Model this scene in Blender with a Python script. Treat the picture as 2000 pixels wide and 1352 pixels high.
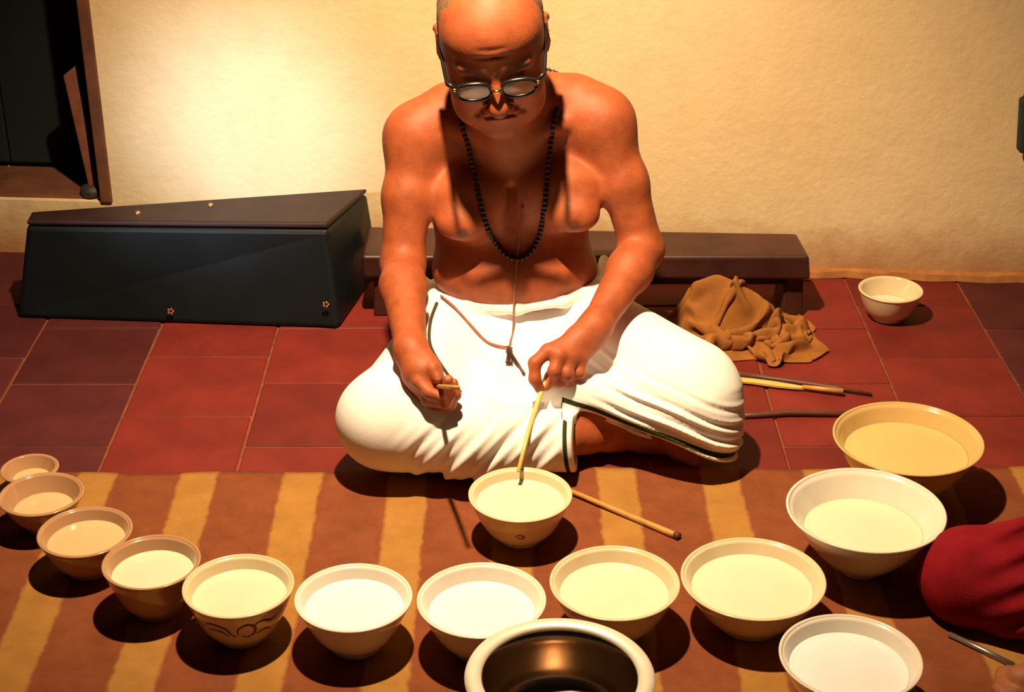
import bpy, bmesh, math, random
import numpy as np
from mathutils import Vector, Matrix

random.seed(7)
rng = np.random.default_rng(11)
scene = bpy.context.scene
for o in list(bpy.data.objects):
    bpy.data.objects.remove(o, do_unlink=True)
COL = scene.collection
PI = math.pi

# ------------------------------------------------------------------ camera
cam_d = bpy.data.cameras.new('camera')
cam = bpy.data.objects.new('camera', cam_d)
COL.objects.link(cam)
cam.location = (0.0, 0.0, 1.45)
cam.rotation_euler = (math.radians(90 - 26.8), 0, 0)
cam_d.sensor_width = 36.0
cam_d.lens = 57.6
cam_d.clip_start = 0.05
cam_d.clip_end = 60
scene.camera = cam

# ------------------------------------------------------------------ world, lamps, exposure
world = bpy.data.worlds.new('dim_room')
scene.world = world
world.use_nodes = True
bg = world.node_tree.nodes['Background']
bg.inputs[0].default_value = (0.30, 0.36, 0.50, 1)
bg.inputs[1].default_value = 0.012


def lamp(name, kind, loc, energy, color, **kw):
    d = bpy.data.lights.new(name, kind)
    d.energy = energy
    d.color = color
    for k, v in kw.items():
        setattr(d, k, v)
    o = bpy.data.objects.new(name, d)
    COL.objects.link(o)
    o.location = loc
    return o


# the warm bulb that hangs over the bowls
bulb = lamp('shaded_bulb', 'SPOT', (-0.15, 2.12, 1.95), 350, (1.0, 0.69, 0.39), shadow_soft_size=0.03,
            spot_size=math.radians(94), spot_blend=1.0)
bulb.rotation_euler = (Vector((0.0, 2.72, 0.0)) - Vector(bulb.location)).to_track_quat('-Z', 'Y').to_euler()
# added cool spot with no built source, brightens the wall above the black case
wall_spot = lamp('added_wall_spot', 'SPOT', (-2.0, -0.6, 1.9), 950, (0.66, 0.80, 1.0), shadow_soft_size=0.12,
           spot_size=math.radians(7.4), spot_blend=0.75)
wall_spot.rotation_euler = (Vector((-0.55, 3.29, 0.29)) - Vector(wall_spot.location)).to_track_quat('-Z', 'Y').to_euler()

vs = scene.view_settings
vs.view_transform = 'Standard'
vs.look = 'None'
vs.exposure = 0.0
vs.gamma = 1.0
vs.use_curve_mapping = False


# ------------------------------------------------------------------ materials
def lin(c):
    return tuple(((v / 255.0 + 0.055) / 1.055) ** 2.4 if v > 10 else v / 255.0 / 12.92 for v in c)


class NT:
    def __init__(self, name):
        self.m = bpy.data.materials.new(name)
        self.m.use_nodes = True
        self.t = self.m.node_tree
        self.b = self.t.nodes['Principled BSDF']

    def n(self, kind, **kw):
        nd = self.t.nodes.new(kind)
        for k, v in kw.items():
            setattr(nd, k, v)
        return nd

    def l(self, a, b):
        self.t.links.new(a, b)

    def coord(self, which='Object'):
        return self.n('ShaderNodeTexCoord').outputs[which]

    def noise(self, vec, scale, detail=4, rough=0.55):
        nd = self.n('ShaderNodeTexNoise')
        nd.inputs['Scale'].default_value = scale
        nd.inputs['Detail'].default_value = detail
        nd.inputs['Roughness'].default_value = rough
        if vec is not None:
            self.l(vec, nd.inputs['Vector'])
        return nd.outputs['Fac']

    def ramp(self, fac, stops, interp='LINEAR'):
        r = self.n('ShaderNodeValToRGB')
        r.color_ramp.interpolation = interp
        el = r.color_ramp.elements
        while len(el) < len(stops):
            el.new(0.5)
        for e, (p, c) in zip(el, stops):
            e.position = p
            e.color = (*c, 1) if len(c) == 3 else c
        self.l(fac, r.inputs[0])
        return r.outputs[0]

    def mix(self, fac, a, b, mode='MIX'):
        m = self.n('ShaderNodeMix', data_type='RGBA', blend_type=mode)
        for val, sock in ((fac, m.inputs[0]), (a, m.inputs[6]), (b, m.inputs[7])):
            if hasattr(val, 'links') or hasattr(val, 'is_linked'):
                self.l(val, sock)
            elif isinstance(val, (int, float)):
                sock.default_value = val
            else:
                sock.default_value = (*val, 1)
        return m.outputs[2]

    def math(self, op, a, b=None, c=None):
        m = self.n('ShaderNodeMath', operation=op)
        for i, v in enumerate((a, b, c)):
            if v is None:
                continue
            if isinstance(v, (int, float)):
                m.inputs[i].default_value = v
            else:
                self.l(v, m.inputs[i])
        return m.outputs[0]

    def bump(self, h, strength=0.3, dist=0.002):
        b = self.n('ShaderNodeBump')
        b.inputs['Strength'].default_value = strength
        b.inputs['Distance'].default_value = dist
        self.l(h, b.inputs['Height'])
        self.l(b.outputs[0], self.b.inputs['Normal'])

    def color(self, c):
        if hasattr(c, 'is_linked'):
            self.l(c, self.b.inputs['Base Color'])
        else:
            self.b.inputs['Base Color'].default_value = (*c, 1)

    def set(self, **kw):
        for k, v in kw.items():
            self.b.inputs[k.replace('_', ' ')].default_value = v


def simple(name, col, rough=0.5, var=0.12, scale=30, metal=0.0, spec=0.5, bump=0.0, bscale=None):
    t = NT(name)
    co = t.coord()
    f = t.noise(co, scale)
    dark = tuple(v * (1 - var) for v in col)
    lite = tuple(min(1, v * (1 + var)) for v in col)
    t.color(t.ramp(f, [(0.3, dark), (0.7, lite)]))
    t.set(Roughness=rough, Metallic=metal)
    t.b.inputs['Specular IOR Level'].default_value = spec
    if bump:
        t.bump(t.noise(co, bscale or scale * 6), bump)
    return t.m


def mat_plaster():
    t = NT('lime_plaster')
    co = t.coord()
    n1 = t.noise(co, 2.2, 6)
    n2 = t.noise(co, 14, 6, 0.65)
    base = t.mix(t.ramp(n1, [(0.35, (0, 0, 0)), (0.7, (1, 1, 1))]), (0.80, 0.63, 0.36), (0.86, 0.71, 0.45))
    base = t.mix(t.ramp(n2, [(0.40, (0.22, 0.22, 0.22)), (0.52, (0, 0, 0))]), base, (0.66, 0.52, 0.32))
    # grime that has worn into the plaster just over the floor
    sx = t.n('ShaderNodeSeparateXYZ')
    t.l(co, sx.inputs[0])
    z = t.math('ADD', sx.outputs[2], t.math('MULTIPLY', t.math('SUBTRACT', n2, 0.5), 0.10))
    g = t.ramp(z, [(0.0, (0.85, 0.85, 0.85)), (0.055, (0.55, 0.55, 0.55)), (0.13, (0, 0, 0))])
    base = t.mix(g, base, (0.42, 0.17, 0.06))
    t.color(base)
    t.set(Roughness=0.9)
    t.b.inputs['Specular IOR Level'].default_value = 0.15
    t.bump(t.mix(0.5, t.noise(co, 9, 8, 0.7), t.noise(co, 60, 4)), 0.45, 0.006)
    return t.m


def mat_tile(name, c):
    t = NT(name)
    co = t.coord('Object')
    oi = t.n('ShaderNodeObjectInfo')
    n1 = t.noise(co, 9, 6)
    a = tuple(v * 0.75 for v in c)
    b = tuple(v * 1.2 for v in c)
    base = t.ramp(n1, [(0.3, a), (0.7, b)])
    v = t.math('MULTIPLY_ADD', oi.outputs['Random'], 0.4, 0.8)
    vm = t.n('ShaderNodeVectorMath', operation='SCALE')
    t.l(base, vm.inputs[0])
    t.l(v, vm.inputs[3])
    t.l(vm.outputs[0], t.b.inputs['Base Color'])
    t.set(Roughness=0.62)
    t.b.inputs['Specular IOR Level'].default_value = 0.25
    t.bump(t.noise(co, 40, 6), 0.25, 0.003)
    return t.m


def mat_rug():
    t = NT('striped_cotton_rug')
    co = t.coord()
    sx = t.n('ShaderNodeSeparateXYZ')
    t.l(co, sx.inputs[0])
    wob = t.math('MULTIPLY', t.math('SUBTRACT', t.noise(co, 45, 3), 0.5), 0.012)
    wob2 = t.math('MULTIPLY', t.math('SUBTRACT', t.noise(co, 3, 2), 0.5), 0.02)
    x = t.math('ADD', t.math('ADD', sx.outputs[0], wob), wob2)
    ph = t.math('ABSOLUTE', t.math('SUBTRACT', t.math('FRACT', t.math('ADD', t.math('DIVIDE', x, 0.1755), 100.5)), 0.5))
    st = t.ramp(ph, [(0.165, (1, 1, 1)), (0.20, (0, 0, 0))])
    n = t.noise(co, 18, 6, 0.7)
    brown = t.ramp(n, [(0.3, lin((114, 64, 43))), (0.7, lin((134, 78, 51)))])
    gold = t.ramp(n, [(0.3, lin((150, 108, 56))), (0.7, lin((168, 124, 66)))])
    base = t.mix(st, brown, gold)
    spots = t.ramp(t.noise(co, 7, 4), [(0.66, (0, 0, 0)), (0.75, (0.5, 0.5, 0.5))])
    base = t.mix(spots, base, lin((112, 52, 34)))
    t.color(base)
    t.set(Roughness=0.95)
    t.b.inputs['Specular IOR Level'].default_value = 0.05
    # weave ribs run across the stripes
    w = t.n('ShaderNodeTexWave', wave_type='BANDS', bands_direction='Y')
    w.inputs['Scale'].default_value = 55
    w.inputs['Distortion'].default_value = 1.5
    t.l(co, w.inputs['Vector'])
    t.bump(t.mix(0.5, w.outputs['Fac'], t.noise(co, 160, 3)), 0.35, 0.002)
    return t.m


def mat_skin(name='skin'):
    t = NT(name)
    at = t.n('ShaderNodeVertexColor', layer_name='tint')
    co = t.coord()
    n = t.noise(co, 28, 6, 0.6)
    tone = t.ramp(n, [(0.3, (0.74, 0.68, 0.64)), (0.7, (1.12, 1.16, 1.18))])
    c = t.mix(1.0, at.outputs[0], tone, 'MULTIPLY')
    t.color(c)
    t.set(Roughness=0.58)
    t.b.inputs['Specular IOR Level'].default_value = 0.45
    t.b.inputs['Subsurface Weight'].default_value = 0.10
    t.b.inputs['Subsurface Radius'].default_value = (0.02, 0.008, 0.004)
    t.b.inputs['Subsurface Scale'].default_value = 0.4
    t.bump(t.mix(0.5, t.noise(co, 220, 4), t.noise(co, 60, 4)), 0.35, 0.0025)
    return t.m


def mat_dhoti():
    t = NT('white_cotton')
    a = t.n('ShaderNodeAttribute', attribute_name='hem')
    co = t.coord()
    n = t.noise(co, 20, 4)
    white = t.ramp(n, [(0.3, (0.86, 0.87, 0.88)), (0.7, (0.93, 0.94, 0.95))])
    st = t.ramp(a.outputs['Fac'], [(0.0, (0, 0, 0)), (0.38, (0, 0, 0)), (0.42, (1, 1, 1)), (0.76, (1, 1, 1)), (0.80, (0, 0, 0))])
    t.color(t.mix(st, white, lin((52, 62, 34))))
    t.set(Roughness=0.9)
    t.b.inputs['Specular IOR Level'].default_value = 0.1
    t.bump(t.mix(0.6, t.noise(co, 500, 2), t.noise(co, 40, 5)), 0.25, 0.002)
    return t.m


M = {
    'plaster': mat_plaster(),
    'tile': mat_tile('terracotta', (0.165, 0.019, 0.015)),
    'tile_shaded': mat_tile('shaded_terracotta', (0.085, 0.016, 0.018)),
    'mortar': simple('mortar', (0.20, 0.055, 0.026), 0.95, 0.25, 40, bump=0.4),
    'rug': mat_rug(),
    'skin': mat_skin(),
    'dhoti': mat_dhoti(),
    'frame_wood': simple('door_frame_wood', (0.16, 0.06, 0.03), 0.7, 0.3, 12, bump=0.3),
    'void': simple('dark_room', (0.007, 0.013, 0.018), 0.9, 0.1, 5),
    'pole_wood': simple('pole_wood', (0.22, 0.075, 0.045), 0.65, 0.3, 25, bump=0.2),
    'black_stone': simple('black_stone', (0.035, 0.028, 0.03), 0.6, 0.3, 30, bump=0.3),
    'black_wood': simple('black_lacquered_wood', (0.004, 0.008, 0.011), 0.5, 0.3, 8, spec=0.3, bump=0.15, bscale=40),
    'brown_wood': simple('dark_brown_wood', (0.055, 0.017, 0.014), 0.45, 0.35, 10, spec=0.4, bump=0.25, bscale=45),
    'stud': simple('brass_stud', (0.75, 0.36, 0.14), 0.35, 0.1, 40, metal=0.8),
    'bamboo': simple('bamboo', (0.50, 0.27, 0.07), 0.45, 0.2, 40),
    'pale_bamboo': simple('pale_bamboo', (0.72, 0.50, 0.16), 0.45, 0.12, 40),
    'dark_stick': simple('dark_cane', (0.10, 0.03, 0.02), 0.5, 0.2, 40),
    'brown_cloth': simple('ochre_cloth', (0.30, 0.125, 0.034), 0.95, 0.18, 22, spec=0.05, bump=0.35, bscale=260),
    'red_cloth': simple('crimson_cloth', (0.22, 0.008, 0.016), 0.9, 0.2, 22, spec=0.1, bump=0.35, bscale=300),
    'bead': simple('dark_seed_bead', (0.035, 0.016, 0.012), 0.45, 0.3, 60, bump=0.4),
    'cord': simple('cotton_cord', (0.30, 0.12, 0.06), 0.9, 0.2, 90),
    'key': simple('dark_iron', (0.09, 0.045, 0.035), 0.45, 0.2, 60, metal=0.6),
    'hair': simple('grey_stubble', (0.24, 0.13, 0.07), 0.9, 0.35, 160, spec=0.1, bump=0.8, bscale=700),
    'spectacle': simple('black_acetate', (0.012, 0.009, 0.009), 0.25, 0.1, 30),
    'metal_gold': simple('brass_hinge', (0.85, 0.62, 0.28), 0.25, 0.05, 30, metal=1.0),
    'dark_teal': simple('dark_leather', (0.015, 0.028, 0.030), 0.7, 0.3, 20, bump=0.2),
    'nail': simple('grey_steel_rod', (0.35, 0.33, 0.30), 0.35, 0.1, 40, metal=0.8),
}


def mat_porcelain(name, c, stain=(0.55, 0.30, 0.10), s=0.25):
    t = NT(name)
    co = t.coord()
    f = t.ramp(t.noise(co, 26, 5), [(0.45, (0, 0, 0)), (0.75, (s, s, s))])
    t.color(t.mix(f, c, stain))
    t.set(Roughness=0.16)
    t.b.inputs['Specular IOR Level'].default_value = 0.5
    t.b.inputs['Coat Weight'].default_value = 0.3
    t.bump(t.noise(co, 30, 2), 0.04, 0.002)
    return t.m


def mat_water(name, c):
    t = NT(name)
    co = t.coord()
    t.color(t.ramp(t.noise(co, 20, 3), [(0.3, tuple(v * 0.95 for v in c)), (0.7, c)]))
    t.set(Roughness=0.07)
    t.b.inputs['Specular IOR Level'].default_value = 0.35
    t.bump(t.noise(co, 12, 2), 0.03, 0.002)
    return t.m


M['white_plain'] = simple('white_cotton_edge', (0.88, 0.89, 0.90), 0.9, 0.03, 40, spec=0.1)
M['stripe'] = simple('dark_green_border', lin((70, 60, 40)), 0.9, 0.1, 60, spec=0.1)
M['porcelain_white'] = mat_porcelain('white_porcelain', (0.80, 0.76, 0.68), s=0.10)
M['porcelain_cream'] = mat_porcelain('cream_porcelain', (0.74, 0.63, 0.43), s=0.18)
M['porcelain_dimmed'] = mat_porcelain('dimmed_porcelain', (0.46, 0.27, 0.15), s=0.25)  # left bowls coloured darker, lamp falloff put into the glaze
M['porcelain_yellow'] = mat_porcelain('yellow_porcelain', (0.66, 0.45, 0.18), s=0.2)
M['motif'] = simple('brush_glaze', (0.16, 0.07, 0.05), 0.25, 0.2, 40)
M['water_white'] = mat_water('cloudy_white_water', (0.86, 0.90, 0.95))  # water tones per bowl have lamp and glare differences painted in
M['water_cream'] = mat_water('cloudy_cream_water', (0.74, 0.73, 0.55))
M['water_dimmed'] = mat_water('dimmed_water', (0.64, 0.49, 0.27))  # lamp falloff painted into the water of the left bowls
M['water_yellow'] = mat_water('cloudy_yellow_water', (0.66, 0.50, 0.20))


def mat_steel():
    t = NT('spun_steel')
    co = t.coord()
    t.color((0.50, 0.36, 0.24))
    t.set(Roughness=0.22, Metallic=1.0)
    w = t.n('ShaderNodeTexWave', wave_type='RINGS', rings_direction='Z')
    w.inputs['Scale'].default_value = 60
    t.l(co, w.inputs['Vector'])
    t.bump(w.outputs['Fac'], 0.12, 0.0006)
    return t.m


M['steel'] = mat_steel()
M['steel_rim'] = simple('bright_steel', (0.95, 0.90, 0.80), 0.38, 0.05, 30, metal=0.35)


def mat_lens():
    t = NT('spectacle_glass')
    out = t.t.nodes['Material Output']
    tr = t.n('ShaderNodeBsdfTransparent')
    tr.inputs[0].default_value = (0.93, 0.93, 0.93, 1)
    gl = t.n('ShaderNodeBsdfGlossy')
    gl.inputs['Roughness'].default_value = 0.12
    mx = t.n('ShaderNodeMixShader')
    fr = t.n('ShaderNodeFresnel')
    fr.inputs[0].default_value = 1.6
    t.l(t.math('MULTIPLY_ADD', fr.outputs[0], 1.0, 0.06), mx.inputs[0])
    t.l(tr.outputs[0], mx.inputs[1])
    t.l(gl.outputs[0], mx.inputs[2])
    t.l(mx.outputs[0], out.inputs['Surface'])
    return t.m


M['lens'] = mat_lens()


# ------------------------------------------------------------------ object helpers
def link(name, me, mat=None, parent=None, smooth=False):
    o = bpy.data.objects.new(name, me)
    COL.objects.link(o)
    if mat is not None and not me.materials:
        me.materials.append(M[mat] if isinstance(mat, str) else mat)
    if parent is not None:
        o.parent = parent
    if smooth:
        me.polygons.foreach_set('use_smooth', [True] * len(me.polygons))
    return o


def from_bm(name, bm, mat, parent=None, smooth=False):
    bmesh.ops.recalc_face_normals(bm, faces=bm.faces[:])
    me = bpy.data.meshes.new(name)
    bm.to_mesh(me)
    bm.free()
    return link(name, me, mat, parent, smooth)


def tag(o, label=None, cat=None, group=None, kind=None):
    for k, v in (('label', label), ('category', cat), ('group', group), ('kind', kind)):
        if v:
            o[k] = v
    return o


def empty(name, loc=(0, 0, 0), rz=0.0):
    o = bpy.data.objects.new(name, None)
    o.empty_display_size = 0.05
    COL.objects.link(o)
    o.location = loc
    o.rotation_euler = (0, 0, rz)
    return o


def bm_hexa(bm, lo, hi, bevel=0.0, seg=2):
    """box from 4 bottom corners and 4 top corners (counter-clockwise)"""
    vb = [bm.verts.new(p) for p in lo]
    vt = [bm.verts.new(p) for p in hi]
    fs = [bm.faces.new(vb[::-1]), bm.faces.new(vt)]
    for i in range(4):
        j = (i + 1) % 4
        fs.append(bm.faces.new((vb[i], vb[j], vt[j], vt[i])))
    if bevel:
        es = list({e for f in fs for e in f.edges})
        bmesh.ops.bevel(bm, geom=es, offset=bevel, segments=seg, affect='EDGES', profile=0.5)


def bm_box(bm, x0, x1, y0, y1, z0, z1, bevel=0.0, seg=2):
    bm_hexa(bm, [(x0, y0, z0), (x1, y0, z0), (x1, y1, z0), (x0, y1, z0)],
            [(x0, y0, z1), (x1, y0, z1), (x1, y1, z1), (x0, y1, z1)], bevel, seg)


def box(name, x0, x1, y0, y1, z0, z1, mat, parent=None, bevel=0.0):
    bm = bmesh.new()
    bm_box(bm, x0, x1, y0, y1, z0, z1, bevel)
    return from_bm(name, bm, mat, parent)


def catmull(pts, per=8):
    pts = [Vector(p) for p in pts]
    out = []
    n = len(pts)
    for i in range(n - 1):
        p0 = pts[i - 1] if i > 0 else pts[0] * 2 - pts[1]
        p1, p2 = pts[i], pts[i + 1]
        p3 = pts[i + 2] if i + 2 < n else pts[-1] * 2 - pts[-2]
        for k in range(per):
            t = k / per
            out.append(0.5 * ((2 * p1) + (p2 - p0) * t + (2 * p0 - 5 * p1 + 4 * p2 - p3) * t * t + (3 * p1 - p0 - 3 * p2 + p3) * t ** 3))
    out.append(pts[-1])
    return out


def bm_tube(bm, pts, radii, seg=10, cap=True):
    pts = [Vector(p) for p in pts]
    if isinstance(radii, (int, float)):
        radii = [radii] * len(pts)
    rings = []
    up = None
    for i, p in enumerate(pts):
        d = (pts[min(i + 1, len(pts) - 1)] - pts[max(i - 1, 0)]).normalized()
        if up is None:
            up = Vector((0, 0, 1)) if abs(d.z) < 0.9 else Vector((1, 0, 0))
        a = d.cross(up).normalized()
        b = a.cross(d).normalized()
        up = b
        rings.append([bm.verts.new(p + radii[i] * (math.cos(2 * PI * k / seg) * a + math.sin(2 * PI * k / seg) * b)) for k in range(seg)])
    for r0, r1 in zip(rings, rings[1:]):
        for k in range(seg):
            bm.faces.new((r0[k], r0[(k + 1) % seg], r1[(k + 1) % seg], r1[k]))
    if cap:
        bm.faces.new(rings[0][::-1])
        bm.faces.new(rings[-1])


def tube(name, pts, radii, mat, parent=None, seg=10):
    bm = bmesh.new()
    bm_tube(bm, pts, radii, seg)
    return from_bm(name, bm, mat, parent, True)


def bm_lathe(bm, prof, seg=64, close_first=True, close_last=True):
    rings = []
    for r, z in prof:
        if r < 1e-6:
            rings.append([bm.verts.new((0, 0, z))])
        else:
            rings.append([bm.verts.new((r * math.cos(2 * PI * k / seg), r * math.sin(2 * PI * k / seg), z)) for k in range(seg)])
    for r0, r1 in zip(rings, rings[1:]):
        for k in range(seg):
            k2 = (k + 1) % seg
            if len(r0) == 1 and len(r1) == 1:
                continue
            if len(r0) == 1:
                bm.faces.new((r0[0], r1[k2], r1[k]))
            elif len(r1) == 1:
                bm.faces.new((r0[k], r0[k2], r1[0]))
            else:
                bm.faces.new((r0[k], r0[k2], r1[k2], r1[k]))


def lathe(name, prof, mat, parent=None, seg=64):
    bm = bmesh.new()
    bm_lathe(bm, prof, seg)
    return from_bm(name, bm, mat, parent, True)


# ------------------------------------------------------------------ implicit surfaces (bodies and cloth are grown as one skin)
class Field:
    def __init__(self, lo, hi, h):
        self.lo = np.array(lo, float)
        self.h = h
        self.n = np.ceil((np.array(hi) - self.lo) / h).astype(int) + 1
        self.d = np.full(self.n, 0.06, np.float32)

    def axes(self, i0, i1):
        return [(self.lo[a] + self.h * np.arange(i0[a], i1[a])).astype(np.float32) for a in range(3)]

    def window(self, bl, bh, pad):
        i0 = np.clip(np.floor((np.array(bl) - pad - self.lo) / self.h).astype(int), 0, self.n)
        i1 = np.clip(np.ceil((np.array(bh) + pad - self.lo) / self.h).astype(int) + 1, 0, self.n)
        return i0, i1

    def apply(self, fn, bl, bh, k, op):
        i0, i1 = self.window(bl, bh, 2 * k + 4 * self.h + 0.01)
        if np.any(i1 <= i0):
            return
        x, y, z = self.axes(i0, i1)
        b = fn(x[:, None, None], y[None, :, None], z[None, None, :])
        sl = tuple(slice(i0[a], i1[a]) for a in range(3))
        a = self.d[sl]
        if op == 'add':
            hh = np.maximum(k - np.abs(a - b), 0) / k if k > 0 else 0
            self.d[sl] = np.minimum(a, b) - hh * hh * k * 0.25
        else:
            b = -b
            hh = np.maximum(k - np.abs(a - b), 0) / k if k > 0 else 0
            self.d[sl] = np.maximum(a, b) + hh * hh * k * 0.25

    def cone(self, a, b, r1, r2, k=0.02, op='add', clip=None):
        a = np.array(a, float)
        b = np.array(b, float)
        ba = b - a
        L = float(ba @ ba) + 1e-12

        def fn(x, y, z):
            t = np.clip(((x - a[0]) * ba[0] + (y - a[1]) * ba[1] + (z - a[2]) * ba[2]) / L, 0, 1)
            d = np.sqrt((x - a[0] - t * ba[0]) ** 2 + (y - a[1] - t * ba[1]) ** 2 + (z - a[2] - t * ba[2]) ** 2) - (r1 + (r2 - r1) * t)
            if clip is not None:
                n, c = clip
                d = np.maximum(d, x * n[0] + y * n[1] + z * n[2] - c)
            return d
        rm = max(r1, r2)
        self.apply(fn, np.minimum(a, b) - rm, np.maximum(a, b) + rm, k, op)

    def chain(self, pts, radii, k=0.01, op='add'):
        for i in range(len(pts) - 1):
            self.cone(pts[i], pts[i + 1], radii[i], radii[i + 1], k, op)

    def ell(self, c, r, k=0.02, op='add', R=None):
        c = np.array(c, float)
        r = np.array(r, float)
        Rm = np.eye(3) if R is None else np.array(R, float)

        def fn(x, y, z):
            dx, dy, dz = x - c[0], y - c[1], z - c[2]
            u = Rm[0, 0] * dx + Rm[1, 0] * dy + Rm[2, 0] * dz
            v = Rm[0, 1] * dx + Rm[1, 1] * dy + Rm[2, 1] * dz
            w = Rm[0, 2] * dx + Rm[1, 2] * dy + Rm[2, 2] * dz
            k0 = np.sqrt((u / r[0]) ** 2 + (v / r[1]) ** 2 + (w / r[2]) ** 2)
            k1 = np.sqrt((u / r[0] ** 2) ** 2 + (v / r[1] ** 2) ** 2 + (w / r[2] ** 2) ** 2) + 1e-9
            return k0 * (k0 - 1) / k1
        e = np.abs(Rm) @ r
        self.apply(fn, c - e, c + e, k, op)

    def grid(self):
        x, y, z = self.axes([0, 0, 0], self.n)
        return x[:, None, None], y[None, :, None], z[None, None, :]

    def front_y(self, X, Z):
        ix = int(round((X - self.lo[0]) / self.h))
        iz = int(round((Z - self.lo[2]) / self.h))
        col = self.d[ix, :, iz]
        w = np.where(col < 0)[0]
        return None if len(w) == 0 else self.lo[1] + self.h * (w[0] - col[w[0]] / (col[w[0]] - col[w[0] - 1]) if w[0] > 0 else 0)

    def top_z(self, X, Y):
        ix = int(round((X - self.lo[0]) / self.h))
        iy = int(round((Y - self.lo[1]) / self.h))
        w = np.where(self.d[ix, iy, :] < 0)[0]
        return None if len(w) == 0 else self.lo[2] + self.h * (w[-1] + 0.5)

    def mesh(self, name):
        d = self.d
        d[0], d[-1], d[:, 0], d[:, -1], d[:, :, 0], d[:, :, -1] = (0.06,) * 6
        s = d < 0
        nx, ny, nz = (int(v) for v in self.n)
        c = np.zeros((nx - 1, ny - 1, nz - 1), np.uint8)
        for i in (0, 1):
            for j in (0, 1):
                for k in (0, 1):
                    c += s[i:nx - 1 + i, j:ny - 1 + j, k:nz - 1 + k]
        act = np.argwhere((c > 0) & (c < 8))
        idx = np.full(c.shape, -1, np.int32)
        idx[act[:, 0], act[:, 1], act[:, 2]] = np.arange(len(act))
        pos = np.zeros((len(act), 3))
        cnt = np.zeros(len(act))
        cor = {}
        for i in (0, 1):
            for j in (0, 1):
                for k in (0, 1):
                    cor[i, j, k] = d[act[:, 0] + i, act[:, 1] + j, act[:, 2] + k].astype(float)
        for p in cor:
            for ax in range(3):
                if p[ax]:
                    continue
                q = list(p)
                q[ax] = 1
                q = tuple(q)
                a, b = cor[p], cor[q]
                m = (a < 0) != (b < 0)
                t = np.where(m, a / np.where(m, a - b, 1), 0)
                off = np.tile(np.array(p, float), (len(act), 1))
                off[:, ax] = t
                pos[m] += off[m]
                cnt[m] += 1
        pos = pos / cnt[:, None] + act
        V = self.lo + self.h * pos
        quads = []
        for ax in range(3):
            sl0 = [slice(1, -1)] * 3
            sl1 = [slice(1, -1)] * 3
            sl0[ax] = slice(0, -1)
            sl1[ax] = slice(1, None)
            e = s[tuple(sl0)] != s[tuple(sl1)]
            P = np.argwhere(e)
            P += np.array([0 if a == ax else 1 for a in range(3)])
            b1, b2 = [(1, 2), (2, 0), (0, 1)][ax]
            o1 = np.zeros(3, int)
            o1[b1] = 1
            o2 = np.zeros(3, int)
            o2[b2] = 1

            def g(Q):
                return idx[Q[:, 0], Q[:, 1], Q[:, 2]]
            q = np.stack([g(P - o1 - o2), g(P - o2), g(P), g(P - o1)], 1)
            inside = s[P[:, 0], P[:, 1], P[:, 2]]
            q[~inside] = q[~inside][:, ::-1]
            q = q[:, ::-1]
            quads.append(q)
        Q = np.concatenate(quads)
        me = bpy.data.meshes.new(name)
        me.vertices.add(len(V))
        me.vertices.foreach_set('co', V.ravel())
        me.loops.add(Q.size)
        me.loops.foreach_set('vertex_index', Q.ravel().astype(np.int32))
        me.polygons.add(len(Q))
        me.polygons.foreach_set('loop_start', np.arange(0, Q.size, 4, dtype=np.int32))
        me.polygons.foreach_set('loop_total', np.full(len(Q), 4, np.int32))
        me.polygons.foreach_set('use_smooth', np.ones(len(Q), bool))
        me.update()
        me.validate()
        return me, V


def sin_noise(x, y, z, scale, seed, n=7):
    r = np.random.default_rng(seed)
    out = 0
    for i in range(n):
        v = r.normal(size=3)
        v = v / np.linalg.norm(v) * scale * r.uniform(0.6, 1.5)
        out = out + np.sin(x * v[0] + y * v[1] + z * v[2] + r.uniform(0, 6.3))
    return out / n


def smooth01(v, a, b):
    t = np.clip((v - a) / (b - a), 0, 1)
    return t * t * (3 - 2 * t)


# ================================================================== THE SETTING
# wall: its foot runs from far left (y 3.33) to right (y 3.18)
wall_root = empty('wall_back', (0, 3.255, 0), math.radians(-3.93))
tag(wall_root, kind='structure')
WX = -0.872


def wpiece(x0, x1, z0, z1, y0=0.0, y1=0.30):
    bm = bmesh.new()
    bm_box(bm, x0, x1, y0, y1, z0, z1)
    return bm


bm = bmesh.new()
bm_box(bm, WX, 4.0, 0, 0.30, 0, 2.6)
bm_box(bm, -4.0, WX, 0, 0.30, 0, 0.125)
bm_box(bm, -4.0, -1.75, 0, 0.30, 0.125, 2.6)
bm_box(bm, -1.75, WX, 0, 0.30, 1.95, 2.6)
from_bm('plaster_face', bm, 'plaster', wall_root)
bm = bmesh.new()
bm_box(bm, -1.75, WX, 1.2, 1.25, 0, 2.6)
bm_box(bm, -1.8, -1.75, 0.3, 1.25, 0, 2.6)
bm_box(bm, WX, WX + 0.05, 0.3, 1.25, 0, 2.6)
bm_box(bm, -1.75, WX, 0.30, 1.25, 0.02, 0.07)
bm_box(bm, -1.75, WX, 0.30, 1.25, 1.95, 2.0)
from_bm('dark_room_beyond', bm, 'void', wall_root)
# wooden frame of the opening
fr = empty('door_1', (0, 0, 0))
fr.parent = wall_root
tag(fr, kind='structure')
box('jamb', WX - 0.022, WX + 0.004, -0.006, 0.24, 0.125, 1.95, 'frame_wood', fr, 0.003)
box('jamb', -1.75, -1.72, -0.006, 0.24, 0.125, 1.95, 'frame_wood', fr, 0.003)
box('lintel', -1.72, WX - 0.022, -0.006, 0.24, 1.92, 1.95, 'frame_wood', fr, 0.003)
box('sill', -1.72, WX - 0.022, 0.015, 0.188, 0.118, 0.132, 'frame_wood', fr, 0.004)
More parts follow.
